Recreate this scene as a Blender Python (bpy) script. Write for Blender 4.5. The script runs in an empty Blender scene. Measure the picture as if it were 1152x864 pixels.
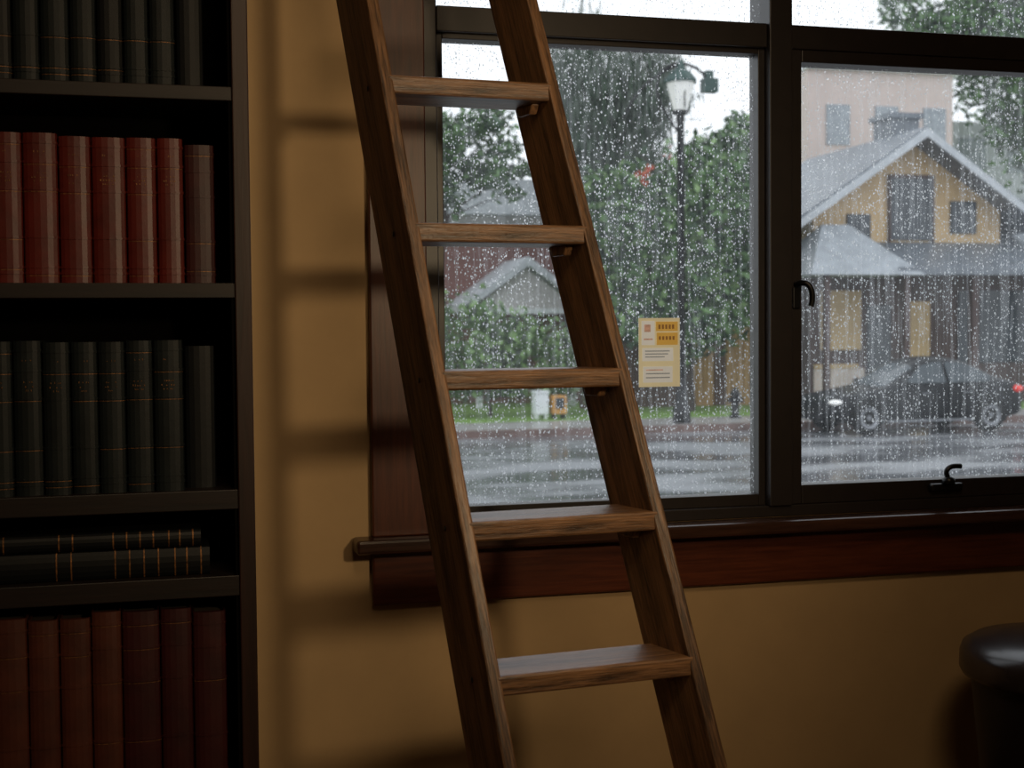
import bpy, bmesh, math, random
from mathutils import Vector, Matrix, Quaternion
random.seed(7)
sc = bpy.context.scene
sc.view_settings.view_transform = 'Standard'
sc.view_settings.look = 'None'
sc.view_settings.exposure = 0.0
COL = sc.collection

# ------------------------------------------------------------------ materials
def new_mat(name):
    m = bpy.data.materials.new(name); m.use_nodes = True
    nt = m.node_tree
    for n in list(nt.nodes): nt.nodes.remove(n)
    out = nt.nodes.new('ShaderNodeOutputMaterial')
    return m, nt, out

def plain(name, col, rough=0.6, metal=0.0, var=0.25, scale=6.0, stretch=(1,1,1), bump=0.0, emit=0.0, coat=0.0, spec=0.5, detail=6.0):
    """procedural principled with noise colour variation"""
    m, nt, out = new_mat(name)
    b = nt.nodes.new('ShaderNodeBsdfPrincipled')
    tc = nt.nodes.new('ShaderNodeTexCoord'); mp = nt.nodes.new('ShaderNodeMapping')
    mp.inputs['Scale'].default_value = stretch
    nz = nt.nodes.new('ShaderNodeTexNoise'); nz.inputs['Scale'].default_value = scale
    nz.inputs['Detail'].default_value = detail; nz.inputs['Roughness'].default_value = 0.6
    cr = nt.nodes.new('ShaderNodeValToRGB')
    lo = [max(0, c*(1-var)) for c in col]; hi = [min(1, c*(1+var)) for c in col]
    cr.color_ramp.elements[0].position = 0.3; cr.color_ramp.elements[1].position = 0.7
    cr.color_ramp.elements[0].color = (*lo, 1); cr.color_ramp.elements[1].color = (*hi, 1)
    L = nt.links.new
    L(tc.outputs['Object'], mp.inputs['Vector']); L(mp.outputs[0], nz.inputs['Vector'])
    L(nz.outputs['Fac'], cr.inputs[0]); L(cr.outputs[0], b.inputs['Base Color'])
    b.inputs['Roughness'].default_value = rough; b.inputs['Metallic'].default_value = metal
    b.inputs['Coat Weight'].default_value = coat
    b.inputs['Specular IOR Level'].default_value = spec
    if emit > 0:
        L(cr.outputs[0], b.inputs['Emission Color']); b.inputs['Emission Strength'].default_value = emit
    if bump > 0:
        bp = nt.nodes.new('ShaderNodeBump'); bp.inputs['Strength'].default_value = bump
        bp.inputs['Distance'].default_value = 0.01
        L(nz.outputs['Fac'], bp.inputs['Height']); L(bp.outputs[0], b.inputs['Normal'])
    L(b.outputs[0], out.inputs[0])
    return m

def wood(name, dark, light, axis='Z', scale=14.0, rough=0.4, bump=0.25, coat=0.0):
    m, nt, out = new_mat(name); L = nt.links.new
    b = nt.nodes.new('ShaderNodeBsdfPrincipled')
    tc = nt.nodes.new('ShaderNodeTexCoord')
    st = {'X': (0.06, 1, 1), 'Y': (1, 0.06, 1), 'Z': (1, 1, 0.06)}[axis]
    def nzn(s, det, mul=1.0):
        mp = nt.nodes.new('ShaderNodeMapping'); mp.inputs['Scale'].default_value = [v*mul for v in st]
        nz = nt.nodes.new('ShaderNodeTexNoise'); nz.inputs['Scale'].default_value = s
        nz.inputs['Detail'].default_value = det; nz.inputs['Roughness'].default_value = 0.65
        nz.inputs['Distortion'].default_value = 0.4
        L(tc.outputs['Object'], mp.inputs['Vector']); L(mp.outputs[0], nz.inputs['Vector'])
        return nz
    n1 = nzn(scale, 5); n2 = nzn(scale*9, 4)
    mx = nt.nodes.new('ShaderNodeMath'); mx.operation = 'MULTIPLY_ADD'
    mx.inputs[1].default_value = 0.55
    m2 = nt.nodes.new('ShaderNodeMath'); m2.operation = 'MULTIPLY'; m2.inputs[1].default_value = 0.45
    L(n2.outputs['Fac'], m2.inputs[0]); L(n1.outputs['Fac'], mx.inputs[0]); L(m2.outputs[0], mx.inputs[2])
    cr = nt.nodes.new('ShaderNodeValToRGB')
    cr.color_ramp.elements[0].position = 0.40; cr.color_ramp.elements[1].position = 0.60
    cr.color_ramp.elements[0].color = (*dark, 1); cr.color_ramp.elements[1].color = (*light, 1)
    L(mx.outputs[0], cr.inputs[0]); L(cr.outputs[0], b.inputs['Base Color'])
    b.inputs['Roughness'].default_value = rough; b.inputs['Coat Weight'].default_value = coat
    bp = nt.nodes.new('ShaderNodeBump'); bp.inputs['Strength'].default_value = bump; bp.inputs['Distance'].default_value = 0.003
    L(mx.outputs[0], bp.inputs['Height']); L(bp.outputs[0], b.inputs['Normal'])
    L(b.outputs[0], out.inputs[0])
    return m

def rain_glass(name, haze, streak, drops, seed):
    m, nt, out = new_mat(name); L = nt.links.new; N = nt.nodes.new
    tc = N('ShaderNodeTexCoord')
    def mapping(s, loc=(0,0,0)):
        mp = N('ShaderNodeMapping'); mp.inputs['Scale'].default_value = s; mp.inputs['Location'].default_value = loc
        L(tc.outputs['Object'], mp.inputs['Vector']); return mp
    def ramp(src, a, b_, lo=0.0, hi=1.0):
        r = N('ShaderNodeMapRange'); r.inputs['From Min'].default_value = a; r.inputs['From Max'].default_value = b_
        r.inputs['To Min'].default_value = lo; r.inputs['To Max'].default_value = hi
        L(src, r.inputs['Value']); return r.outputs[0]
    def math_(op, a, b_):
        n = N('ShaderNodeMath'); n.operation = op
        for i, v in enumerate((a, b_)):
            if isinstance(v, (int, float)): n.inputs[i].default_value = v
            else: L(v, n.inputs[i])
        return n.outputs[0]
    def noise(s, loc, det=2):
        n = N('ShaderNodeTexNoise'); n.inputs['Scale'].default_value = 1.0; n.inputs['Detail'].default_value = det
        L(mapping(s, loc).outputs[0], n.inputs['Vector']); return n.outputs['Fac']
    zones = ramp(noise((5, 1, 3.0), (seed*2, 0, 3), 3), 0.38, 0.62)
    runs  = ramp(noise((85, 1, 3.6), (seed, 0, seed), 2), 0.50, 0.62)
    def beads(sx, sz, loc, size, keep):
        v = N('ShaderNodeTexVoronoi'); v.inputs['Scale'].default_value = 1.0; v.inputs['Randomness'].default_value = 1.0
        L(mapping((sx, 1, sz), loc).outputs[0], v.inputs['Vector'])
        rnd = N('ShaderNodeSeparateColor'); L(v.outputs['Color'], rnd.inputs[0])
        thr = math_('MULTIPLY', math_('ADD', rnd.outputs[0], 0.3), size)
        dm = math_('LESS_THAN', v.outputs['Distance'], thr)
        k = math_('LESS_THAN', rnd.outputs[1], keep)
        return v, math_('MULTIPLY', dm, k)
    keep1 = math_('ADD', math_('MULTIPLY', runs, streak), math_('ADD', math_('MULTIPLY', zones, drops*0.35), drops*0.12))
    v1, b1 = beads(270, 165, (seed, 0, 0), 0.40, keep1)
    keep2 = math_('ADD', math_('MULTIPLY', zones, drops*0.5), drops*0.2)
    v2, b2 = beads(150, 120, (seed+5, 0, 2), 0.32, keep2)
    dropm = math_('MAXIMUM', b1, b2)
    bump = N('ShaderNodeBump'); bump.inputs['Strength'].default_value = 1.0; bump.inputs['Distance'].default_value = 0.012
    L(math_('SUBTRACT', 1.0, v2.outputs['Distance']), bump.inputs['Height'])
    refr = N('ShaderNodeBsdfRefraction'); refr.inputs['IOR'].default_value = 1.33; refr.inputs['Roughness'].default_value = 0.02
    L(bump.outputs[0], refr.inputs['Normal'])
    tl = N('ShaderNodeBsdfTranslucent'); tl.inputs['Color'].default_value = (0.90, 0.95, 1.0, 1)
    dropsh = N('ShaderNodeMixShader'); dropsh.inputs[0].default_value = 0.62
    L(refr.outputs[0], dropsh.inputs[1]); L(tl.outputs[0], dropsh.inputs[2])
    tr = N('ShaderNodeBsdfTransparent'); tr.inputs['Color'].default_value = (0.97, 0.99, 1.0, 1)
    w = math_('ADD', math_('MULTIPLY', runs, haze*0.9), math_('ADD', math_('MULTIPLY', zones, haze*0.45), haze*0.40))
    m1 = N('ShaderNodeMixShader'); L(w, m1.inputs[0]); L(tr.outputs[0], m1.inputs[1]); L(tl.outputs[0], m1.inputs[2])
    m2 = N('ShaderNodeMixShader'); L(math_('MULTIPLY', dropm, 0.80), m2.inputs[0]); L(m1.outputs[0], m2.inputs[1]); L(dropsh.outputs[0], m2.inputs[2])
    L(m2.outputs[0], out.inputs[0])
    return m

M = {}
M['wall'] = plain('plaster_ochre', (0.49, 0.325, 0.16), 0.75, var=0.06, scale=5, bump=0.05)
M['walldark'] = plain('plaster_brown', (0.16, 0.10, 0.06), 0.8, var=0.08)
M['ceil'] = plain('ceiling_paint', (0.22, 0.18, 0.13), 0.9, var=0.05)
M['floor'] = wood('floor_wood', (0.04, 0.018, 0.008), (0.12, 0.055, 0.025), 'X', 6, 0.4)
M['ladder'] = wood('ladder_oak', (0.048, 0.024, 0.012), (0.31, 0.160, 0.075), 'Z', 26, 0.36, 0.9)
M['casing'] = wood('casing_red', (0.045, 0.011, 0.005), (0.105, 0.028, 0.011), 'Z', 10, 0.4)
M['apron'] = wood('apron_red', (0.055, 0.012, 0.005), (0.13, 0.032, 0.012), 'X', 10, 0.35)
M['sill'] = wood('sill_wood', (0.025, 0.011, 0.007), (0.070, 0.030, 0.018), 'X', 10, 0.25)
M['frame'] = plain('frame_dark', (0.020, 0.015, 0.014), 0.40, var=0.15, scale=20)
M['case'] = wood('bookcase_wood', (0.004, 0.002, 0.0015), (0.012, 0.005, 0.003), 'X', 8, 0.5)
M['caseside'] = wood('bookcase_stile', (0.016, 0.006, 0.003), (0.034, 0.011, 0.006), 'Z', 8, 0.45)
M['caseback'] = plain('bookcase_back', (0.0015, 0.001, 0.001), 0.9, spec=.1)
M['red'] = plain('leather_red', (0.095, 0.0085, 0.005), 0.42, var=0.3, scale=14, bump=0.12)
M['maroon'] = plain('leather_maroon', (0.035, 0.0035, 0.0035), 0.5, var=0.3, scale=14, bump=0.12)
M['rust'] = plain('leather_rust', (0.072, 0.017, 0.008), 0.5, var=0.3, scale=14, bump=0.12)
M['navy'] = plain('leather_slate', (0.0060, 0.0095, 0.0108), 0.5, var=0.3, scale=14, bump=0.08, spec=.3)
M['black'] = plain('leather_black', (0.003, 0.004, 0.005), 0.5, var=0.3, scale=14, bump=0.08, spec=.3)
M['gold'] = plain('gilt', (0.20, 0.090, 0.03), 0.5, metal=0.5, var=0.85, scale=120)
M['pages'] = plain('page_edges', (0.05, 0.035, 0.02), 0.9, var=0.2, scale=60)
M['iron'] = plain('black_iron', (0.008, 0.008, 0.009), 0.35, metal=0.3, var=0.1)
M['glassL'] = rain_glass('rain_glass_left', 0.09, 0.50, 0.42, 3.1)
M['glassR'] = rain_glass('rain_glass_right', 0.12, 0.48, 0.38, 7.7)

# ------------------------------------------------------------------ helpers
def empty(name, loc=(0,0,0)):
    e = bpy.data.objects.new(name, None); e.location = loc; e.empty_display_size = 0.1
    COL.objects.link(e); return e
def put(o, parent):
    if parent is not None:
        o.parent = parent
        o.matrix_parent_inverse = Matrix.Translation(parent.location).inverted()
def mesh_obj(name, verts, faces, mats, parent=None, loc=(0,0,0), smooth=False, fm=None):
    me = bpy.data.meshes.new(name); me.from_pydata(verts, [], faces); me.update()
    if not isinstance(mats, (list, tuple)): mats = [mats]
    for m in mats: me.materials.append(m)
    if fm: 
        for p, i in zip(me.polygons, fm): p.material_index = i
    if smooth:
        for p in me.polygons: p.use_smooth = True
    o = bpy.data.objects.new(name, me); o.location = loc; COL.objects.link(o); put(o, parent)
    return o
def bevel(o, w, seg=2):
    b = o.modifiers.new('bevel', 'BEVEL'); b.width = w; b.segments = seg; b.limit_method = 'ANGLE'
CF = [(0,3,2,1),(4,5,6,7),(0,1,5,4),(1,2,6,5),(2,3,7,6),(3,0,4,7)]
def box(name, x0,x1,y0,y1,z0,z1, mat, parent=None, bev=0.0):
    c = ((x0+x1)/2,(y0+y1)/2,(z0+z1)/2); a,b,d = abs(x1-x0)/2,abs(y1-y0)/2,abs(z1-z0)/2
    v = [(-a,-b,-d),(a,-b,-d),(a,b,-d),(-a,b,-d),(-a,-b,d),(a,-b,d),(a,b,d),(-a,b,d)]
    o = mesh_obj(name, v, CF, mat, parent, c)
    if bev: bevel(o, bev)
    return o
def hexa(name, b4, t4, mat, parent=None, bev=0.0):
    b4 = [Vector(v) for v in b4]; t4 = [Vector(v) for v in t4]
    cb = sum(b4, Vector())/4; ct = sum(t4, Vector())/4; c = (cb+ct)/2
    q = (ct-cb).to_track_quat('Z','Y'); Mx = Matrix.Translation(c) @ q.to_matrix().to_4x4(); Mi = Mx.inverted()
    v = [tuple(Mi @ p) for p in b4+t4]
    o = mesh_obj(name, v, CF, mat, None)
    bm = bmesh.new(); bm.from_mesh(o.data); bmesh.ops.recalc_face_normals(bm, faces=bm.faces); bm.to_mesh(o.data); bm.free()
    o.matrix_basis = Mx
    put(o, parent)
    if bev: bevel(o, bev)
    return o
def boxes_mesh(name, lst, mats, parent=None):
    """one mesh of many boxes: (x0,x1,y0,y1,z0,z1,matindex)"""
    V=[];F=[];FM=[]
    for (x0,x1,y0,y1,z0,z1,mi) in lst:
        n=len(V)
        V += [(x0,y0,z0),(x1,y0,z0),(x1,y1,z0),(x0,y1,z0),(x0,y0,z1),(x1,y0,z1),(x1,y1,z1),(x0,y1,z1)]
        F += [tuple(n+i for i in f) for f in CF]; FM += [mi]*6
    return mesh_obj(name, V, F, mats, parent, fm=FM)
def revolve(name, prof, loc, mat, parent=None, seg=48, smooth=True):
    V=[];F=[]
    for (r,z) in prof:
        for i in range(seg):
            a=2*math.pi*i/seg; V.append((r*math.cos(a), r*math.sin(a), z))
    for j in range(len(prof)-1):
        for i in range(seg):
            k=(i+1)%seg; F.append((j*seg+i, j*seg+k, (j+1)*seg+k, (j+1)*seg+i))
    F.append(tuple(reversed(range(seg)))); F.append(tuple((len(prof)-1)*seg+i for i in range(seg)))
    return mesh_obj(name, V, F, mat, parent, loc, smooth)
def tube(name, pts, rad, mat, parent=None, radii=None, loc=(0,0,0)):
    cu = bpy.data.curves.new(name, 'CURVE'); cu.dimensions='3D'; cu.bevel_depth=rad; cu.bevel_resolution=4; cu.use_fill_caps=True
    sp = cu.splines.new('NURBS'); sp.points.add(len(pts)-1); sp.use_endpoint_u=True; sp.order_u=3
    for i,p in enumerate(pts):
        sp.points[i].co=(*p,1); sp.points[i].radius = radii[i] if radii else 1
    cu.materials.append(mat)
    o = bpy.data.objects.new(name, cu); o.location=loc; COL.objects.link(o); put(o, parent); return o

# ------------------------------------------------------------------ room shell
XL, XR, YB, ZC = -1.9, 3.6, -6.2, 3.8
OX0, OX1, OZ0, OZ1 = 0.668, 2.74, 1.02, 2.90
boxes_mesh('wall_north', [
    (XL-.2, OX0, 0, .2, 0, ZC, 0), (OX1, XR+.2, 0, .2, 0, ZC, 0),
    (OX0, OX1, 0, .2, 0, OZ0, 0), (OX0, OX1, 0, .2, OZ1, ZC, 0)], [M['wall']])
box('wall_west', XL-.2, XL, YB, 0, 0, ZC, M['walldark'])
box('wall_east', XR, XR+.2, YB, 0, 0, ZC, M['walldark'])
box('wall_south', XL-.2, XR+.2, YB-.2, YB, 0, ZC, M['walldark'])
box('floor', XL-.2, XR+.2, YB-.2, .2, -.1, 0, M['floor'])
box('ceiling', XL-.2, XR+.2, YB-.2, .2, ZC, ZC+.1, M['ceil'])
box('baseboard_north', XL+1.0+1.12, XR, -.018, 0, 0, .14, M['apron'], bev=.003)

# window -------------------------------------------------------------
W = empty('window_1', (1.7, 0.04, 1.9))
f0, f1 = -0.005, 0.10
box('jamb_left', OX0, .704, f0, .2, OZ0, OZ1, M['frame'], W, .003)
box('jamb_right', 2.70, OX1, f0, .2, OZ0, OZ1, M['frame'], W, .003)
box('head', .704, 2.70, f0, .2, 2.86, OZ1, M['frame'], W, .003)
box('bottom_rail', .704, 2.70, f0, .2, OZ0, 1.052, M['frame'], W, .003)
box('mullion', 1.632, 1.700, -.020, .11, 1.052, 2.86, M['frame'], W, .003)
box('transom_left', .704, 1.632, f0, f1, 2.318, 2.384, M['frame'], W, .003)
box('transom_right', 1.700, 2.70, f0, f1, 2.318, 2.384, M['frame'], W, .003)
for n,a in (('sash_l',(.704,.722,1.052,2.318)),('sash_r',(1.612,1.632,1.052,2.318)),('sash_b',(.722,1.612,1.052,1.084)),('sash_t',(.722,1.612,2.303,2.318))):
    box(n, a[0],a[1], .012,.07, a[2],a[3], M['frame'], W, .002)
for n,a in (('casement_l',(1.700,1.738,1.052,2.318)),('casement_r',(2.655,2.70,1.052,2.318)),('casement_b',(1.738,2.655,1.052,1.106)),('casement_t',(1.738,2.655,2.283,2.318))):
    box(n, a[0],a[1], .0,.07, a[2],a[3], M['frame'], W, .003)
box('glass_fixed', .715,1.62,.044,.046,1.07,2.31, M['glassL'], W)
box('glass_casement', 1.73,2.665,.044,.046,1.09,2.30, M['glassR'], W)
box('glass_upper_left', .70,1.635,.044,.046,2.38,2.865, M['glassL'], W)
box('glass_upper_right', 1.695,2.705,.044,.046,2.38,2.865, M['glassR'], W)
for nm in ('glass_fixed','glass_casement','glass_upper_left','glass_upper_right'):
    o = bpy.data.objects[nm]; bm = bmesh.new(); bm.from_mesh(o.data)
    dele = [f for f in bm.faces if f.normal.y > -0.5]
    bmesh.ops.delete(bm, geom=dele, context='FACES_ONLY'); bm.to_mesh(o.data); bm.free()
box('trim_1', .519, .668, -.028, 0, 1.02, 2.94, M['casing'], None, .004)
box('trim_2', OX1, OX1+.15, -.028, 0, 1.02, 2.94, M['casing'], None, .004)
box('trim_3', .49, OX1+.18, -.034, 0, 2.94, 3.09, M['apron'], None, .004)
box('trim_4', .47, OX1+.20, -.085, .0, .984, 1.02, M['sill'], None, .008)
box('trim_5', .519, OX1+.15, -.026, 0, .842, .984, M['apron'], None, .005)

# casement handle
H = empty('window_handle', (1.72,-.01,1.655))
box('plate', 1.708,1.730,-.008,0.0,1.600,1.660, M['iron'], H, .003)
tube('lever', [(1.719,-.006,1.668),(1.722,-.034,1.672),(1.736,-.044,1.668),(1.746,-.046,1.648),(1.748,-.044,1.620),(1.744,-.042,1.606)], .0085, M['iron'], H)
K = empty('window_latch', (2.2,-.01,1.08))
box('base', 2.135,2.240,-.022,0.0,1.074,1.096, M['iron'], K, .006)
revolve('hub', [(.018,0),(.018,.018),(.010,.024)], (2.190,-.022,1.092), M['iron'], K, 20)
tube('lever', [(2.190,-.022,1.110),(2.178,-.024,1.128),(2.188,-.026,1.142),(2.205,-.028,1.147),(2.226,-.028,1.145)], .0075, M['iron'], K)

# poster on glass ----------------------------------------------------
P = empty('paper_notice', (1.328,.04,1.482))
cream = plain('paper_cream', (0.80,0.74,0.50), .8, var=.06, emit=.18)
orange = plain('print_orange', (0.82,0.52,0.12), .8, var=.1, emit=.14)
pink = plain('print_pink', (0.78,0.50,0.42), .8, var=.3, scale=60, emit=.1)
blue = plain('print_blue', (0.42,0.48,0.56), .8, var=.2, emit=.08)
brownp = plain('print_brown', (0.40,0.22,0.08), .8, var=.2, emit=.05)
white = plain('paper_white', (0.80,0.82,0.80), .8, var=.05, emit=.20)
x0,x1,z0,z1 = 1.268,1.388,1.388,1.577
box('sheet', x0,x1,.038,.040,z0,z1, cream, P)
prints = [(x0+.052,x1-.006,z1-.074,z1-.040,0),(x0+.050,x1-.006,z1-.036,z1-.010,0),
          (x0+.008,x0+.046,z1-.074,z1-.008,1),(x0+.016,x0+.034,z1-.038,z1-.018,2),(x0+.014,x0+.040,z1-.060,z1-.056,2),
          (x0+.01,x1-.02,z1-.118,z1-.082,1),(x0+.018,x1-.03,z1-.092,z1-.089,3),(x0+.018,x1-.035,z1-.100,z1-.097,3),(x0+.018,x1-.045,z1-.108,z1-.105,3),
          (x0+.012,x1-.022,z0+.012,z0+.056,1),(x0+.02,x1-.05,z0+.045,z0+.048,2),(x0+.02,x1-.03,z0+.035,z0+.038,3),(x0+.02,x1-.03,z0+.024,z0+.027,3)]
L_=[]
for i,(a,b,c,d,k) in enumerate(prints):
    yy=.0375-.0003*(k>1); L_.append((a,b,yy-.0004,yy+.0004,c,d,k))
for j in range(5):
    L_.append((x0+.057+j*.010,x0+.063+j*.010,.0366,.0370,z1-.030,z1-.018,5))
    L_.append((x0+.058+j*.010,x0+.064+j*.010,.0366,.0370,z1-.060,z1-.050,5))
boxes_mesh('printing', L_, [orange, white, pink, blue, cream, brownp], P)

# ------------------------------------------------------------------ ladder
LD = empty('wooden_ladder', (.8,-.9,0))
def Lp(z): return Vector((.491-.1113*(z-2.075), -.580+.299*(z-2.075), z))
def Rp(z): return Vector((.840-.1565*(z-2.079), -.558+.282*(z-2.079), z))
r = Vector((.995,.09,0)); hh = Vector((-.242,.970,0)); HD=.167; TH=.027
def rail(name, fn, sgn, zt):
    def sec(z):
        p=fn(z); q=p+r*TH*sgn
        return [p,q,q+hh*HD,p+hh*HD]
    hexa(name, sec(0.0), sec(zt), M['ladder'], LD, .004)
rail('rail_left', Lp, -1, 3.46); rail('rail_right', Rp, 1, 3.46)
zs=[3.33,3.01,2.70,2.388,2.070,1.750,1.444,1.148,.860,.575,.285]
for i,z in enumerate(zs):
    a=Lp(z)-r*.012+hh*.004; b=Rp(z)+r*.012+hh*.004; t=.020; dz=Vector((0,0,t)); dd=hh*.142
    hexa('tread_%d'%(i+1), [a-dz,a+dz,a+dd+dz,a+dd-dz],[b-dz,b+dz,b+dd+dz,b+dd-dz], M['ladder'], LD, .005)
    for nm,p,s in (('cleat_l',Lp(z),1),('cleat_r',Rp(z),-1)):
        q=p+hh*.045-Vector((0,0,t)); e=r*.018*s; d2=hh*.075
        hexa('%s_%d'%(nm,i+1), [q-Vector((0,0,.022))+hh*.012, q-Vector((0,0,.022))+e+hh*.012, q-Vector((0,0,.022))+e+d2-hh*.012, q-Vector((0,0,.022))+d2-hh*.012],
             [q,q+e,q+e+d2,q+d2], M['ladder'], LD, .003)
    for p,s in ((Lp(z),-1),):
        c=p+r*TH*s+hh*.075
        revolve('peg_%d'%(i+1), [(.006,-.0),(.006,.0015)], c, M['iron'], LD, 12).matrix_basis = Matrix.Translation(c)@(r*s).to_track_quat('Z','Y').to_matrix().to_4x4()

# ------------------------------------------------------------------ bookcase
BC = empty('bookcase', (-.4,-.16,0))
bx0,bx1,by0 = -1.15,.205,-.32
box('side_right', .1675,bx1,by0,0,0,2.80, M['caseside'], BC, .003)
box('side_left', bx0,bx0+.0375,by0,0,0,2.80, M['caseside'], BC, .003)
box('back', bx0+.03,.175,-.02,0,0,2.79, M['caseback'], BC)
box('inner_dark_sheet', .160,.1685,by0+.010,-.01,.02,2.78, M['caseback'], BC)  # thin near-black sheet covering the right side's inner face
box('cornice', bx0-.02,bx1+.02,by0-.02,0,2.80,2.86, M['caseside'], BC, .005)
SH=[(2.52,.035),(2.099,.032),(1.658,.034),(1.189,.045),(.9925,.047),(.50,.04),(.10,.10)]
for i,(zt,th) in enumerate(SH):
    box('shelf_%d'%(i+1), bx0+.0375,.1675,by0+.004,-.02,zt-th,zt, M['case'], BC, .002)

def px(x): return -.336+x*.001893
def book_row(name, base, books, depth=.20, yf=-.285):
    """books: (xa, xb, height, mat index, gilt style)"""
    V=[];F=[];FM=[]
    mats=[M['red'],M['maroon'],M['rust'],M['navy'],M['black'],M['gold'],M['pages']]
    NA=8
    def arc(xa,xb,y0,bul,grow):
        pts=[]
        cx=(xa+xb)/2; w=(xb-xa)/2+grow
        for k in range(NA+1):
            a=math.pi*k/NA
            pts.append((cx-w*math.cos(a), y0-(bul+grow)*math.sin(a)))
        return pts
    def strip(pts,z0,z1,mi):
        n=len(V)
        for p in pts: V.append((p[0],p[1],z0))
        for p in pts: V.append((p[0],p[1],z1))
        m=len(pts)
        for k in range(m-1):
            F.append((n+k,n+k+1,n+m+k+1,n+m+k)); FM.append(mi)
        F.append(tuple(n+m+k for k in range(m))); FM.append(mi)
        F.append(tuple(n+k for k in reversed(range(m)))); FM.append(mi)
    def bx(x0,x1,y0,y1,z0,z1,mi):
        n=len(V)
        V.extend([(x0,y0,z0),(x1,y0,z0),(x1,y1,z0),(x0,y1,z0),(x0,y0,z1),(x1,y0,z1),(x1,y1,z1),(x0,y1,z1)])
        F.extend([tuple(n+i for i in f) for f in CF]); FM.extend([mi]*6)
    for (xa,xb,h,mi,st) in books:
        xa+=.0012; xb-=.0012; w=xb-xa; y0=yf+random.uniform(-.004,.006); bul=min(.012,w*.2)
        strip(arc(xa,xb,y0,bul,0),base,base+h,mi)
        bx(xa,xa+.004,y0,y0+depth,base,base+h,mi); bx(xb-.004,xb,y0,y0+depth,base,base+h,mi)
        bx(xa+.004,xb-.004,y0-.001,y0+.006,base,base+h,mi)
        bx(xa+.004,xb-.004,y0+.006,y0+depth-.006,base+.004,base+h-.006,6)
        if st>=1:
            for fz in (.06,.10,.30,.62,.80,.93):
                strip(arc(xa,xb,y0,bul,.0016),base+h*fz,base+h*fz+.005,mi)
                if random.random()<.5:
                    strip(arc(xa,xb,y0,bul,.0007),base+h*fz-.0040,base+h*fz-.0028,5)
        if st>=2:
            cx=(xa+xb)/2; yy=y0-bul-.0006
            for fz,ws in ((.70,.5),(.675,.35),(.73,.42),(.87,.35)):
                nl=6
                for k in range(nl):
                    if random.random()<.55:
                        ww=w*ws/nl; a0=cx-w*ws/2+k*ww
                        bx(a0,a0+ww*.45,yy,yy+.004,base+h*fz,base+h*fz+random.uniform(.0015,.004),5)
    return mesh_obj(name, V,F,mats,BC,fm=FM)
def mk(bounds, h, mis, st, jit=.004):
    out=[]
    for i in range(len(bounds)-1):
        out.append((px(bounds[i]),px(bounds[i+1]),h+random.uniform(-jit,jit),mis[i%len(mis)],st))
    return out
book_row('leather_books_top', 2.099, mk([-390,-350,-310,-270,-230,-190,-150,-112,-74,-40,-8,20,50,83,113,143,172,202], .335,[3,3,4,3],2))
book_row('leather_books_top_end', 2.099, mk([203,236],.31,[4],0), yf=-.24, depth=.17)
book_row('leather_books_red', 1.658, mk([-395,-355,-315,-275,-237,-199,-161,-123,-85,-47,-9,28,67,104,143,178,209], .325,[0],2))
book_row('leather_books_red_end', 1.658, mk([210,246],.315,[1],1), yf=-.25, depth=.17)
book_row('leather_books_slate', 1.189, mk([-390,-352,-318,-285,-252,-218,-185,-152,-118,-85,-54,-22,12,45,76,107,138,170,205], .340,[3],2))
book_row('leather_books_slate_end', 1.189, mk([206,243],.33,[4],0), yf=-.24, depth=.17)
book_row('leather_books_rust', .50, mk([-395,-357,-320,-282,-245,-208,-170,-133,-96,-59,-20,22,57,93,128,172,210,250], .415,[2,1,2,2,2,2,2,1,2,2,2,2,2,2,1,1,1],1,.008))
book_row('leather_books_low', .10, mk([-395,-350,-300,-255,-210,-165,-120,-75,-30,15,60,105,150,195,240], .29,[4,3,1],1,.01))
def lying(name, x0,x1,z0,z1,mat):
    V=[];F=[];FM=[]
    NA=8; cz=(z0+z1)/2; hz=(z1-z0)/2
    pr=[]
    for k in range(NA+1):
        a=math.pi*k/NA; pr.append((-.275-.012*math.sin(a), cz-hz*math.cos(a)))
    pr += [(-.08,z1),(-.08,z0)]
    def ex(pts,xa,xb,mi):
        n=len(V); m=len(pts)
        for p in pts: V.append((xa,p[0],p[1]))
        for p in pts: V.append((xb,p[0],p[1]))
        for k in range(m):
            q=(k+1)%m; F.append((n+k,n+q,n+m+q,n+m+k)); FM.append(mi)
        F.append(tuple(n+k for k in reversed(range(m)))); FM.append(mi)
        F.append(tuple(n+m+k for k in range(m))); FM.append(mi)
    ex(pr,x0,x1,0)
    def grow(g): return [(p[0]-g, cz+(p[1]-cz)*(1+g*20)) for p in pr[:NA+1]]
    for f in (.05,.12,.36,.42,.60,.66,.72,.78,.85,.90,.96):
        xx=x0+(x1-x0)*f; g=grow(.0012); n=len(V); m=len(g)
        for p in g: V.append((xx,p[0],min(z1,max(z0,p[1]))))
        for p in g: V.append((xx+.003,p[0],min(z1,max(z0,p[1]))))
        for k in range(m-1): F.append((n+k,n+k+1,n+m+k+1,n+m+k)); FM.append(1)
    return mesh_obj(name,V,F,[mat,M['gold']],BC,fm=FM)
lying('lying_book_lower', -.42, px(232), .9925, 1.058, M['black'])
lying('lying_book_upper', -.40, px(222), 1.0585, 1.098, M['black'])

# ------------------------------------------------------------------ waste bin
TB = empty('trash_bin', (2.27,-.45,0))
binm = plain('bin_plastic', (0.010,0.007,0.006), .45, var=.1, spec=.3)
lidm = plain('bin_lid', (0.022,0.015,0.013), .26, var=.15, spec=.6)
revolve('body', [(.17,0),(.185,.01),(.242,.62),(.242,.655)], (2.27,-.45,0), binm, TB, 64)
revolve('lid', [(.242,.635),(.266,.638),(.272,.65),(.271,.69),(.264,.71),(.24,.725),(.17,.735),(.06,.738)], (2.27,-.45,0), lidm, TB, 64)

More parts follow.
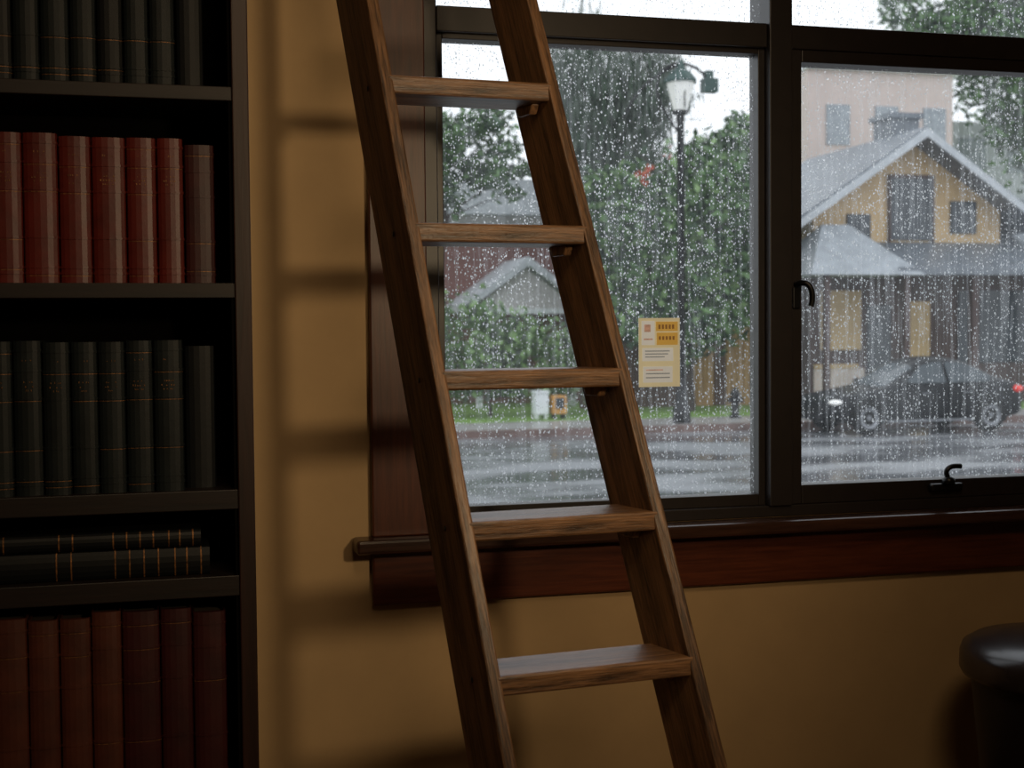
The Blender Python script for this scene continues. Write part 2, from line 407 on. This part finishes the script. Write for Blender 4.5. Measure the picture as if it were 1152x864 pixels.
# ------------------------------------------------------------------ exterior
asph, nt, out = new_mat('wet_asphalt')
b = nt.nodes.new('ShaderNodeBsdfPrincipled'); tc = nt.nodes.new('ShaderNodeTexCoord')
def nz_(scale, st, det=4):
    mp=nt.nodes.new('ShaderNodeMapping'); mp.inputs['Scale'].default_value=st
    n=nt.nodes.new('ShaderNodeTexNoise'); n.inputs['Scale'].default_value=scale; n.inputs['Detail'].default_value=det
    nt.links.new(tc.outputs['Object'],mp.inputs[0]); nt.links.new(mp.outputs[0],n.inputs['Vector']); return n
n1=nz_(.5,(.6,1.3,1),6); n2=nz_(9,(1,1,1))
cr=nt.nodes.new('ShaderNodeValToRGB'); cr.color_ramp.elements[0].position=.4; cr.color_ramp.elements[1].position=.6
cr.color_ramp.elements[0].color=(.11,.115,.125,1); cr.color_ramp.elements[1].color=(.26,.27,.285,1)
nt.links.new(n1.outputs['Fac'],cr.inputs[0]); nt.links.new(cr.outputs[0],b.inputs['Base Color'])
mr=nt.nodes.new('ShaderNodeMapRange'); mr.inputs['From Min'].default_value=.42; mr.inputs['From Max'].default_value=.60
mr.inputs['To Min'].default_value=.05; mr.inputs['To Max'].default_value=.45
nt.links.new(n1.outputs['Fac'],mr.inputs[0]); nt.links.new(mr.outputs[0],b.inputs['Roughness'])
bp=nt.nodes.new('ShaderNodeBump'); bp.inputs['Strength'].default_value=.25; bp.inputs['Distance'].default_value=.02
nt.links.new(n2.outputs['Fac'],bp.inputs['Height']); nt.links.new(bp.outputs[0],b.inputs['Normal'])
nt.links.new(b.outputs[0],out.inputs[0])
conc = plain('wet_concrete', (.36,.35,.34), .3, var=.2, scale=1.2)
curbm = plain('curb_concrete', (.16,.10,.085), .4, var=.3, scale=3)
grassm = plain('grass', (.17,.30,.055), .8, var=.35, scale=3, bump=.4)
box('street', -40,70,6,23.5,-.9,-.65, asph)
box('sidewalk', -40,70,.2,6,-.9,-.52, conc)
box('curb', -40,70,23.5,23.8,-.9,-.50, curbm)
box('sidewalk.001', -40,70,23.8,26.2,-.9,-.51, conc)
box('lawn', -40,90,26.2,90,-.9,-.50, grassm)

def leaves(name, blobs, n, size, mats, parent, droop=False):
    V=[];F=[];FM=[]
    tot=sum(b[3]*b[4]*b[5] for b in blobs)
    for (cx,cy,cz,rx,ry,rz) in blobs:
        k=int(n*rx*ry*rz/tot)
        cl=[]
        for _ in range(max(6,k//60)):
            while True:
                u=Vector((random.uniform(-1,1),random.uniform(-1,1),random.uniform(-1,1)))
                if .25<u.length<1: break
            cl.append(u)
        for i in range(k):
            c=random.choice(cl); 
            u=c+Vector((random.gauss(0,.17),random.gauss(0,.17),random.gauss(0,.17)*(1.6 if droop else 1)))
            p=Vector((cx+u.x*rx,cy+u.y*ry,cz+u.z*rz))
            if p.z < -.3: p.z = -.3+random.random()*.4
            s=size*random.uniform(.5,1.3)
            if droop: a=Vector((random.uniform(-.3,.3),random.uniform(-.3,.3),-1)).normalized()*s*2.2
            else: a=Vector((random.uniform(-1,1),random.uniform(-1,1),random.uniform(-1,.6))).normalized()*s
            if p.z < 0: a.z=abs(a.z)*.3
            b_=a.cross(Vector((random.uniform(-1,1),random.uniform(-1,1),random.uniform(-1,1)))).normalized()*s*(.22 if droop else .5)
            if p.z < 0: b_.z*=.3
            m=len(V); V+= [tuple(p-a),tuple(p+b_),tuple(p+a),tuple(p-b_)]; F.append((m,m+1,m+2,m+3)); FM.append(random.randrange(len(mats)) if random.random()<.6 else 0)
    return mesh_obj(name,V,F,mats,parent,fm=FM)
bark = plain('bark', (.05,.035,.028), .8, var=.4, scale=8, bump=.5)
def branches(name, base, h, spread, parent, n=14, r0=.16, fork=.35):
    V=[];F=[]
    def seg(p,q,ra,rb):
        d=(q-p).normalized(); s=d.cross(Vector((.3,.9,.1))).normalized(); t=d.cross(s); m=len(V)
        for (c,rr) in ((p,ra),(q,rb)):
            for k in range(7):
                a=2*math.pi*k/7; V.append(tuple(c+(s*math.cos(a)+t*math.sin(a))*rr))
        for k in range(7):
            kk=(k+1)%7; F.append((m+k,m+kk,m+7+kk,m+7+k))
    base=Vector(base); p=base; rr=r0; trunk=[(p,rr)]
    for i in range(8):
        q=p+Vector((random.uniform(-.12,.12) if i else 0,random.uniform(-.12,.12) if i else 0,h/8)); seg(p,q,rr,rr*.86); p=q; rr*=.86; trunk.append((p,rr))
    for i in range(n):
        k=random.randrange(int(8*fork)+1,9); p,rr=trunk[k]; d=Vector((random.uniform(-1,1),random.uniform(-.7,.7),random.uniform(.15,.8))).normalized()
        ln=spread*random.uniform(.6,1.1); r1=rr*.5
        for j in range(5):
            q=p+d*ln/5; seg(p,q,r1,r1*.72); r1*=.72
            if j>0:
                e=(d+Vector((random.uniform(-1,1),random.uniform(-1,1),random.uniform(-.3,.8)))*.8).normalized()
                seg(q,q+e*ln*.3,r1*.6,r1*.2)
            p=q; d=(d+Vector((random.uniform(-.3,.3),random.uniform(-.3,.3),random.uniform(-.15,.2)))).normalized()
    return mesh_obj(name,V,F,bark,parent)
g1=plain('leaf_green',(.095,.185,.060),.5,var=.4,scale=2); g2=plain('leaf_green_light',(.20,.32,.12),.5,var=.3,scale=2)
g3=plain('leaf_dark',(.035,.075,.035),.5,var=.3,scale=2); g4=plain('leaf_grey',(.12,.145,.12),.6,var=.3,scale=2)
gr=plain('blossom_red',(.55,.11,.06),.5,var=.2)
T=empty('leafy_tree',(13,28.4,-.5))
branches('trunk',(13.1,28.4,-.5),5.6,2.2,T,18)
leaves('foliage',[(13.9,28.4,5.1,1.3,1.1,1.3),(12.2,28.4,4.3,1.5,1.2,1.3),(14.3,28.4,3.4,1.3,1.1,1.7),(12.7,28.2,2.5,1.9,1.1,1.5),(11.2,28.6,5.0,.9,.8,.8),(14.7,28.4,6.3,.8,.7,.7),(11.4,28.4,3.2,1.0,.9,1.2)],26000,.15,[g1,g2,g3,g3],T)
leaves('blossoms',[(11.5,27.2,5.3,.25,.2,.30),(14.9,27.4,6.3,.22,.2,.25),(12.0,27.1,5.9,.12,.1,.15)],70,.10,[gr],T)
T=empty('weeping_tree',(12.8,33,-.5))
branches('trunk',(12.9,33,-.5),8.6,2.4,T,34,.2,.5)
leaves('foliage',[(12.0,33,8.2,1.5,1.4,1.8),(13.6,33,8.3,1.2,1.3,1.4),(11.5,33,6.6,1.0,1.2,1.4),(13.2,33,6.6,1.4,1.2,1.4)],14000,.11,[g4,g3,g3],T,True)
T=empty('leafy_tree',(7.2,30,-.5))
branches('trunk',(6.9,30,-.5),6.6,2.4,T,26,.17,.55)
leaves('foliage',[(7.6,30,6.4,1.5,1.0,.9),(8.5,30,5.4,1.0,.9,.6),(6.4,30,6.0,1.3,1.0,1.3)],4200,.13,[g1,g3,g4],T)
T=empty('shrub',(8.0,28.2,-.5))
leaves('foliage',[(7.4,28.2,1.1,1.2,.7,1.2),(8.8,28.2,.9,1.1,.7,1.1),(6.0,28.2,1.0,1.0,.7,1.4),(10.0,28.4,.5,.8,.6,.9)],6500,.11,[g2,g1,g4],T)
branches('stems',(7.8,28.2,-.5),1.5,.9,T,10,.05,.2)
T=empty('leafy_tree',(34,42,-.5))
branches('trunk',(34,42,-.5),12,3.5,T,20,.3,.5)
leaves('foliage',[(30.5,42,13.0,2.6,2,1.5),(33,42,12.5,3.2,2,4.0),(28.5,42,13.6,1.7,1.5,1.1)],11000,.2,[g1,g3,g4],T)
HG=empty('hedge',(8,45,-.5))
leaves('foliage',[(x,45,1.6,2.6,1.0,2.0) for x in range(-6,15,3)],9000,.22,[g3,g1,g4],HG)

# left house
maroon=plain('siding_maroon',(.19,.085,.070),.6,var=.15,scale=1,stretch=(.2,1,14))
paleroof=plain('roof_pale',(.48,.51,.54),.5,var=.15,scale=3)
midroof=plain('roof_slate_pale',(.33,.36,.39),.45,var=.2,scale=3)
palewall=plain('siding_pale',(.55,.53,.53),.7,var=.08,scale=2,stretch=(.2,1,14))
trimw=plain('trim_white',(.74,.77,.80),.5,var=.05)
darkwin=plain('window_dark',(.03,.04,.05),.1,var=.2,scale=3)
def prism(name, prof_xz, y0,y1, mat, parent):
    n=len(prof_xz); V=[(x,y0,z) for x,z in prof_xz]+[(x,y1,z) for x,z in prof_xz]
    F=[tuple(range(n)),tuple(reversed(range(n,2*n)))]+[((i+1)%n,i,n+i,n+(i+1)%n) for i in range(n)]
    return mesh_obj(name,V,F,mat,parent)
G0=-.495
HL=empty('maroon_house',(8,36,-.5))
box('walls',1,12.6,34,40,G0,5.0,maroon,HL)
prism('roof',[(.5,4.9),(.5,5.1),(1,5.9),(12.7,5.9),(13.1,5.1),(13.1,4.9)],33.4,40.5,paleroof,HL)
box('upper_band',1,12.6,33.97,34.0,4.6,5.0,palewall,HL)
prism('porch_roof',[(7.9,2.1),(9.7,3.35),(11.5,2.1),(11.5,2.3),(9.7,3.6),(7.9,2.3)],31.4,34,paleroof,HL)
prism('porch_gable',[(8.2,2.2),(9.7,3.3),(11.2,2.2)],31.7,31.8,palewall,HL)
boxes_mesh('porch_posts',[(8.3,8.45,31.7,31.85,G0,2.3,0),(10.95,11.1,31.7,31.85,G0,2.3,0),(8.2,11.2,31.7,31.8,2.05,2.2,0)],[trimw],HL)
boxes_mesh('windows',[(5.5,6.5,33.95,33.99,.9,2.4,0),(9.2,10.2,33.95,33.99,-.3,1.8,0),(11.5,12.2,33.95,33.99,1.0,2.2,0)],[darkwin],HL)

# wooden fence
fb=plain('fence_brown',(.11,.065,.045),.7,var=.3,scale=2,stretch=(4,1,.4)); ft=plain('fence_tan',(.42,.26,.11),.7,var=.25,scale=2,stretch=(4,1,.4))
lst=[];x=10.8
while x<16.2:
    tan = (13.9<x<14.5) or (15.0<x<15.9)
    lst.append((x,x+.16,30.4+random.uniform(-.01,.01),30.45,G0,2.75+random.uniform(-.03,.03),1 if tan else 0)); x+=.175
lst.append((10.8,16.3,30.45,30.5,.3,.45,0)); lst.append((10.8,16.3,30.45,30.5,2.2,2.35,0))
boxes_mesh('wooden_fence',lst,[fb,ft])

# right craftsman house
HR=empty('craftsman_house',(20,31,-.5))
tan=plain('stucco_tan',(.54,.38,.20),.7,var=.12,scale=2); brn=plain('timber_brown',(.075,.045,.04),.7,var=.3,scale=1.5,stretch=(5,1,.3))
grey=plain('roof_grey',(.15,.17,.195),.4,var=.25,scale=2,stretch=(3,1,1)); beige=plain('stucco_beige',(.60,.50,.46),.7,var=.06,scale=2)
box('lower_walls',16.9,27,29.2,36,G0,3.3,brn,HR)
boxes_mesh('lower_panels',[(17.0,18.5,29.14,29.2,G0,.5,1),(17.0,18.3,29.1,29.2,.5,.62,0),(17.2,18.4,29.14,29.2,1.0,2.6,0),(19.8,20.5,29.14,29.2,-.4,2.3,0),(21.4,23.6,29.14,29.2,.6,2.6,2),(18.6,19.3,29.14,29.2,.2,2.2,2),(24.2,25.2,29.14,29.2,-.4,2.5,0)],[tan,beige,darkwin],HR)
V=[(18.6,27.6,3.0),(27.5,27.6,3.0),(27.5,30.6,4.2),(18.6,30.6,4.2),(18.6,27.6,3.15),(27.5,27.6,3.15),(27.5,30.6,4.35),(18.6,30.6,4.35)]
mesh_obj('eave_roof',V,CF,grey,HR)
boxes_mesh('eave_fascia',[(18.6,27.5,27.52,27.6,2.96,3.14,0)],[grey],HR)
boxes_mesh('porch_posts',[(18.9,19.1,27.9,28.1,G0,3.1,0),(21.0,21.2,27.9,28.1,G0,3.1,0),(23.8,24.0,27.9,28.1,G0,3.1,0)],[brn],HR)
V=[(16.0,27.4,2.95),(19.3,27.4,2.95),(19.3,31,2.95),(16.0,31,2.95),(17.1,28.9,4.35),(17.9,28.9,4.35)]
mesh_obj('hip_roof',V,[(0,1,5,4),(1,2,5),(2,3,4,5),(3,0,4),(3,2,1,0)],midroof,HR)
boxes_mesh('hip_posts',[(16.5,16.65,27.6,27.75,G0,2.95,0),(18.8,18.95,27.6,27.75,G0,2.95,0)],[brn],HR)
prism('gable_wall',[(17.2,3.3),(17.2,4.9),(20.1,6.8),(23.0,4.9),(23.0,3.3)],29.6,35,tan,HR)
prism('gable_roof',[(16.3,4.25),(20.1,6.75),(23.9,4.25),(23.9,4.5),(20.1,7.0),(16.3,4.5)],28.7,35.5,grey,HR)
prism('bargeboard',[(16.3,4.2),(20.1,6.72),(23.9,4.2),(23.9,4.42),(20.1,6.96),(16.3,4.42)],28.62,28.7,paleroof,HR)
boxes_mesh('gable_windows',[(19.5,20.8,29.52,29.6,4.0,5.7,0),(19.45,19.5,29.48,29.6,3.95,5.75,1),(20.8,20.85,29.48,29.6,3.95,5.75,1),(21.4,22.2,29.52,29.6,4.2,5.1,0),(18.2,18.9,29.52,29.6,4.0,4.7,0),(19.45,20.85,29.5,29.6,5.7,5.8,1)],[darkwin,brn],HR)
boxes_mesh('chimney',[(20.4,21.3,31,32,6.2,7.6,0),(20.3,21.4,30.9,32.1,7.6,7.75,0)],[grey],HR)
HB=empty('beige_building',(24,40,-.5))
box('walls',21.9,27.6,39,41,G0,10.6,beige,HB)
lw=[]
for i in range(3):
    for k in range(3): lw.append((22.6+i*1.9,23.5+i*1.9,38.95,39.02,2.4+k*2.8,3.8+k*2.8,0))
boxes_mesh('windows',lw,[plain('pane_grey',(.30,.33,.36),.2)],HB)
box('parapet',21.8,27.8,38.8,41.2,10.6,10.8,trimw,HB)
HC=empty('grey_building',(33,50,-.5))
box('walls',28.6,44,46,54,G0,10.2,plain('stucco_grey',(.50,.52,.55),.7,var=.08),HC)
boxes_mesh('windows',[(30+i*2.4,31.3+i*2.4,45.95,46.02,5.6+k*2.5,7.0+k*2.5,0) for i in range(5) for k in range(2)],[bpy.data.materials['pane_grey']],HC)

# street lamp
SL=empty('street_lamp',(11.26,24.4,-.51))
lx,ly=11.26,24.4
revolve('base',[(.20,-.51),(.20,-.2),(.14,-.1),(.12,.3),(.10,.45),(.095,.5)],(lx,ly,0),M['iron'],SL,16)
revolve('post',[(.095,.4),(.080,6.2),(.11,6.25),(.06,6.35)],(lx,ly,0),M['iron'],SL,16)
lampglass=plain('lamp_glass',(.88,.88,.84),.4,var=.05,emit=.1)
capm=plain('lamp_cap',(.03,.07,.06),.5)
revolve('lantern_glass',[(.16,6.42),(.33,7.05)],(lx,ly,0),lampglass,SL,8,False)
revolve('lantern_base',[(.06,6.30),(.19,6.36),(.19,6.42),(.16,6.43)],(lx,ly,0),M['iron'],SL,8,False)
revolve('lantern_cap',[(.38,7.03),(.38,7.09),(.22,7.28),(.10,7.34),(.08,7.45),(.03,7.55)],(lx,ly,0),capm,SL,8,False)
boxes_mesh('lantern_ribs',[(lx-.012,lx+.012,ly-.27,ly-.24,6.45,7.05,0)],[M['iron']],SL)
tube('scroll_arm',[(lx,ly,5.9),(lx-.6,ly,6.6),(lx-.5,ly,7.3),(lx,ly,7.5),(lx+.5,ly,7.35),(lx+.62,ly,7.15)],.03,M['iron'],SL)
tube('scroll_arm_2',[(lx,ly,7.45),(lx-.5,ly,7.25),(lx-1.1,ly,6.7),(lx-1.35,ly,6.2)],.03,M['iron'],SL)
boxes_mesh('speaker_box',[(lx+.52,lx+.86,ly-.12,ly+.12,6.85,7.15,0),(lx+.58,lx+.75,ly-.1,ly+.1,7.15,7.32,0)],[capm],SL)

# roadside objects
NB=empty('newspaper_box',(8.66,26.8,-.5))
boxes_mesh('body',[(8.50,8.82,26.65,26.95,-.38,.12,0),(8.53,8.58,26.68,26.92,G0,-.38,0),(8.74,8.79,26.68,26.92,G0,-.38,0),(8.48,8.84,26.62,26.97,.12,.17,0)],[trimw],NB)
NB=empty('newspaper_box',(9.1,26.8,-.5))
boxes_mesh('body',[(8.93,9.27,26.65,26.95,-.38,.05,0),(8.96,9.01,26.68,26.92,G0,-.38,1),(9.19,9.24,26.68,26.92,G0,-.38,1),(9.0,9.2,26.62,26.65,-.25,.0,2)],[plain('box_orange',(.60,.30,.07),.5),M['iron'],darkwin],NB)
FH=empty('fire_hydrant',(13.1,25.6,-.51))
revolve('barrel',[(.14,-.51),(.14,-.45),(.09,-.44),(.09,.0),(.13,.02),(.13,.06),(.10,.1),(.04,.2)],(13.1,25.6,0),M['iron'],FH,14)
boxes_mesh('nozzles',[(12.93,13.27,25.53,25.67,-.15,-.02,0)],[M['iron']],FH)

# ------------------------------------------------------------------ car (sedan, nose to -x)
CAR=empty('car',(15.85,22.3,-.648))
paint=plain('car_paint',(.005,.006,.008),.38,var=.1,coat=.05,spec=.2); tyre=plain('tyre',(.004,.004,.004),.8,spec=.2); rim=plain('alloy',(.22,.23,.25),.35,metal=.6)
cglass=plain('car_glass',(.07,.085,.095),.15,var=.1,spec=.35); hl=plain('headlamp',(.9,.9,.85),.2,emit=.4); tlm=plain('tail_lamp',(.6,.03,.02),.3,emit=.35)
cx0,cy0,cz0=15.85,22.3,-.648
st=[(-2.30,.62,.34,.52,.60,.60,.55),(-2.20,.78,.24,.56,.68,.68,.68),(-1.9,.88,.20,.62,.76,.76,.74),(-1.4,.91,.20,.66,.84,.84,.76),(-.95,.92,.20,.70,.90,.91,.74),
    (-.75,.92,.20,.72,.93,1.04,.70),(-.25,.92,.20,.74,.95,1.38,.60),(.25,.92,.20,.75,.96,1.49,.58),(.75,.92,.20,.76,.97,1.48,.57),(1.20,.92,.20,.77,.98,1.34,.58),
    (1.65,.91,.20,.78,.99,1.10,.66),(1.85,.90,.22,.77,.98,1.03,.70),(2.15,.86,.26,.72,.96,.98,.70),(2.27,.78,.34,.62,.86,.88,.66)]
V=[];F=[];FM=[]
for (x,w,zb,zs_,zt,zr,wr) in st:
    pts=[(-w*.85,zb),(-w,zb+.12),(-w,zs_),(-w*.94,zt),(-wr,zr),(-wr*.5,zr+.02),(wr*.5,zr+.02),(wr,zr),(w*.94,zt),(w,zs_),(w,zb+.12),(w*.85,zb)]
    for (y,z) in pts: V.append((x,y,z))
n=12
for i in range(len(st)-1):
    for k in range(n):
        q=(k+1)%n; F.append((i*n+k,(i+1)*n+k,(i+1)*n+q,i*n+q))
        gl = (k in (4,5,6) and (i in (4,5) or i in (9,))) 
        FM.append(1 if gl else 0)
F.append(tuple(range(n))); FM.append(0); F.append(tuple(reversed([(len(st)-1)*n+k for k in range(n)]))); FM.append(0)
body=mesh_obj('body',V,F,[paint,cglass],CAR,(cx0,cy0,cz0),True,FM)
bm=bmesh.new(); bm.from_mesh(body.data); bmesh.ops.recalc_face_normals(bm,faces=bm.faces); bm.to_mesh(body.data); bm.free()
s=body.modifiers.new('sub','SUBSURF'); s.levels=2; s.render_levels=2
def side_pane(name, pts, sy):
    V=[]
    for off in (0.0,.02):
        for (x,z) in pts:
            tt=(z-.95)/(1.45-.95); y=(.875-(.875-.60)*tt)+.006+off*0.6
            V.append((cx0+x,cy0+sy*y,cz0+z))
    n=len(pts); F=[tuple(range(n)),tuple(reversed(range(n,2*n)))]+[(i,(i+1)%n,n+(i+1)%n,n+i) for i in range(n)]
    o=mesh_obj(name,V,F,cglass,CAR)
for sy in (-1,1):
    side_pane('window_front',[(-.58,.99),(-.10,1.33),(.20,1.385),(.38,1.39),(.38,.99)],sy)
    side_pane('window_rear',[(.46,.99),(.46,1.39),(.80,1.375),(1.10,1.28),(1.42,1.10),(1.40,1.0)],sy)
for i,wx in enumerate((-1.42,1.38)):
    for j,sy in enumerate((-1,1)):
        wh=revolve('wheel_%d%d'%(i,j),[(.20,-.10),(.315,-.10),(.335,-.07),(.335,.07),(.315,.10),(.20,.10)],(0,0,0),tyre,None,28)
        rm=revolve('rim_%d%d'%(i,j),[(.215,-.02),(.215,.11),(.19,.095),(.06,.08),(.05,.10)],(0,0,0),rim,None,10,False)
        for ob,off in ((wh,.02),(rm,.03)):
            ob.matrix_basis=Matrix.Translation((cx0+wx,cy0+sy*.83,cz0+.335))@Matrix.Rotation(-sy*math.pi/2*1.0,4,'X')@Matrix.Translation((0,0,off))
            put(ob,CAR)
        V=[];F=[]
        for yy in (cy0+sy*.70,cy0+sy*.925):
            for k in range(17):
                a=-.35+(math.pi+.7)*k/16; V.append((cx0+wx+.385*math.cos(a),yy,cz0+.335+.385*math.sin(a)))
        F=[tuple(range(17)),tuple(reversed(range(17,34)))]+[(k,k+1,18+k,17+k) for k in range(16)]
        mesh_obj('arch_%d%d'%(i,j),V,F,tyre,CAR)
def blob(name,c,r3,mat):
    bm=bmesh.new(); bmesh.ops.create_uvsphere(bm,u_segments=16,v_segments=10,radius=1)
    me=bpy.data.meshes.new(name); 
    for v in bm.verts: v.co=Vector((v.co.x*r3[0],v.co.y*r3[1],v.co.z*r3[2]))
    bm.to_mesh(me); bm.free(); me.materials.append(mat)
    for p in me.polygons: p.use_smooth=True
    o=bpy.data.objects.new(name,me); o.location=c; COL.objects.link(o); put(o,CAR)
for s_ in (-1,1):
    blob('headlight',(cx0-2.02,cy0+s_*.72,cz0+.64),(.18,.12,.06),hl)
    blob('taillight',(cx0+2.08,cy0+s_*.78,cz0+.84),(.16,.12,.08),tlm)
    blob('mirror',(cx0-.62,cy0+s_*.99,cz0+.98),(.07,.11,.07),paint)
boxes_mesh('door_lines',[(cx0-.55,cx0-.54,cy0-.925,cy0-.90,cz0+.3,cz0+.9,0),(cx0+.42,cx0+.43,cy0-.925,cy0-.90,cz0+.3,cz0+.9,0),
   (cx0-.2,cx0-.02,cy0-.935,cy0-.91,cz0+.78,cz0+.80,1),(cx0+.75,cx0+.93,cy0-.935,cy0-.91,cz0+.79,cz0+.81,1),
   (cx0-1.0,cx0+.98,cy0-.93,cy0-.90,cz0+.24,cz0+.28,1)],[tyre,rim],CAR)
CAR.scale=(1.03,1.03,1.07); CAR.location.x-=.22

# ------------------------------------------------------------------ light
w=bpy.data.worlds.new('overcast'); sc.world=w; w.use_nodes=True
nt=w.node_tree; bg=nt.nodes['Background']
tcw=nt.nodes.new('ShaderNodeTexCoord'); nzw=nt.nodes.new('ShaderNodeTexNoise'); nzw.inputs['Scale'].default_value=2.5
crw=nt.nodes.new('ShaderNodeValToRGB'); crw.color_ramp.elements[0].color=(.84,.89,.95,1); crw.color_ramp.elements[1].color=(.95,.97,1.0,1)
nt.links.new(tcw.outputs['Generated'],nzw.inputs['Vector']); nt.links.new(nzw.outputs['Fac'],crw.inputs[0]); nt.links.new(crw.outputs[0],bg.inputs['Color'])
bg.inputs['Strength'].default_value=1.35

sl=bpy.data.lights.new('warm_spot','SPOT'); sl.energy=74; sl.color=(1.0,.76,.47); sl.shadow_soft_size=.11
sl.spot_size=math.radians(66); sl.spot_blend=1.0
so=bpy.data.objects.new('warm_spotlight',sl); so.location=(1.35,-3.0,2.06); COL.objects.link(so)
so.rotation_euler=(Vector((.60,0,1.55))-Vector(so.location)).to_track_quat('-Z','Y').to_euler()
al=bpy.data.lights.new('soft_fill','AREA'); al.shape='DISK'; al.size=1.0; al.energy=32; al.color=(1.0,.74,.46)  # unseen warm fill, added to soften wall shadows and lift the dark ladder faces
ao=bpy.data.objects.new('fill_light',al); ao.location=(.6,-3.4,3.72); COL.objects.link(ao)
ao.rotation_euler=(math.radians(22),0,0)

# ------------------------------------------------------------------ camera
cam=bpy.data.cameras.new('camera'); cam.sensor_width=36; cam.lens=1500/1152*36; cam.clip_end=500
cam.dof.use_dof=True; cam.dof.focus_distance=3.3; cam.dof.aperture_fstop=5.0
co=bpy.data.objects.new('camera',cam); COL.objects.link(co)
th=math.radians(14.8); ph=math.radians(2.2); ro=.0087
Fw=Vector((math.sin(th)*math.cos(ph),math.cos(th)*math.cos(ph),-math.sin(ph)))
Rt=Vector((math.cos(th),-math.sin(th),0)); Ut=Rt.cross(Fw).normalized()
cR=(Rt-Ut*ro).normalized(); cU=(Ut+Rt*ro).normalized()
Mx=Matrix((cR,cU,-Fw)).transposed().to_4x4(); Mx.translation=Vector((0,-3.4,1.54))
co.matrix_world=Mx
sc.camera=co
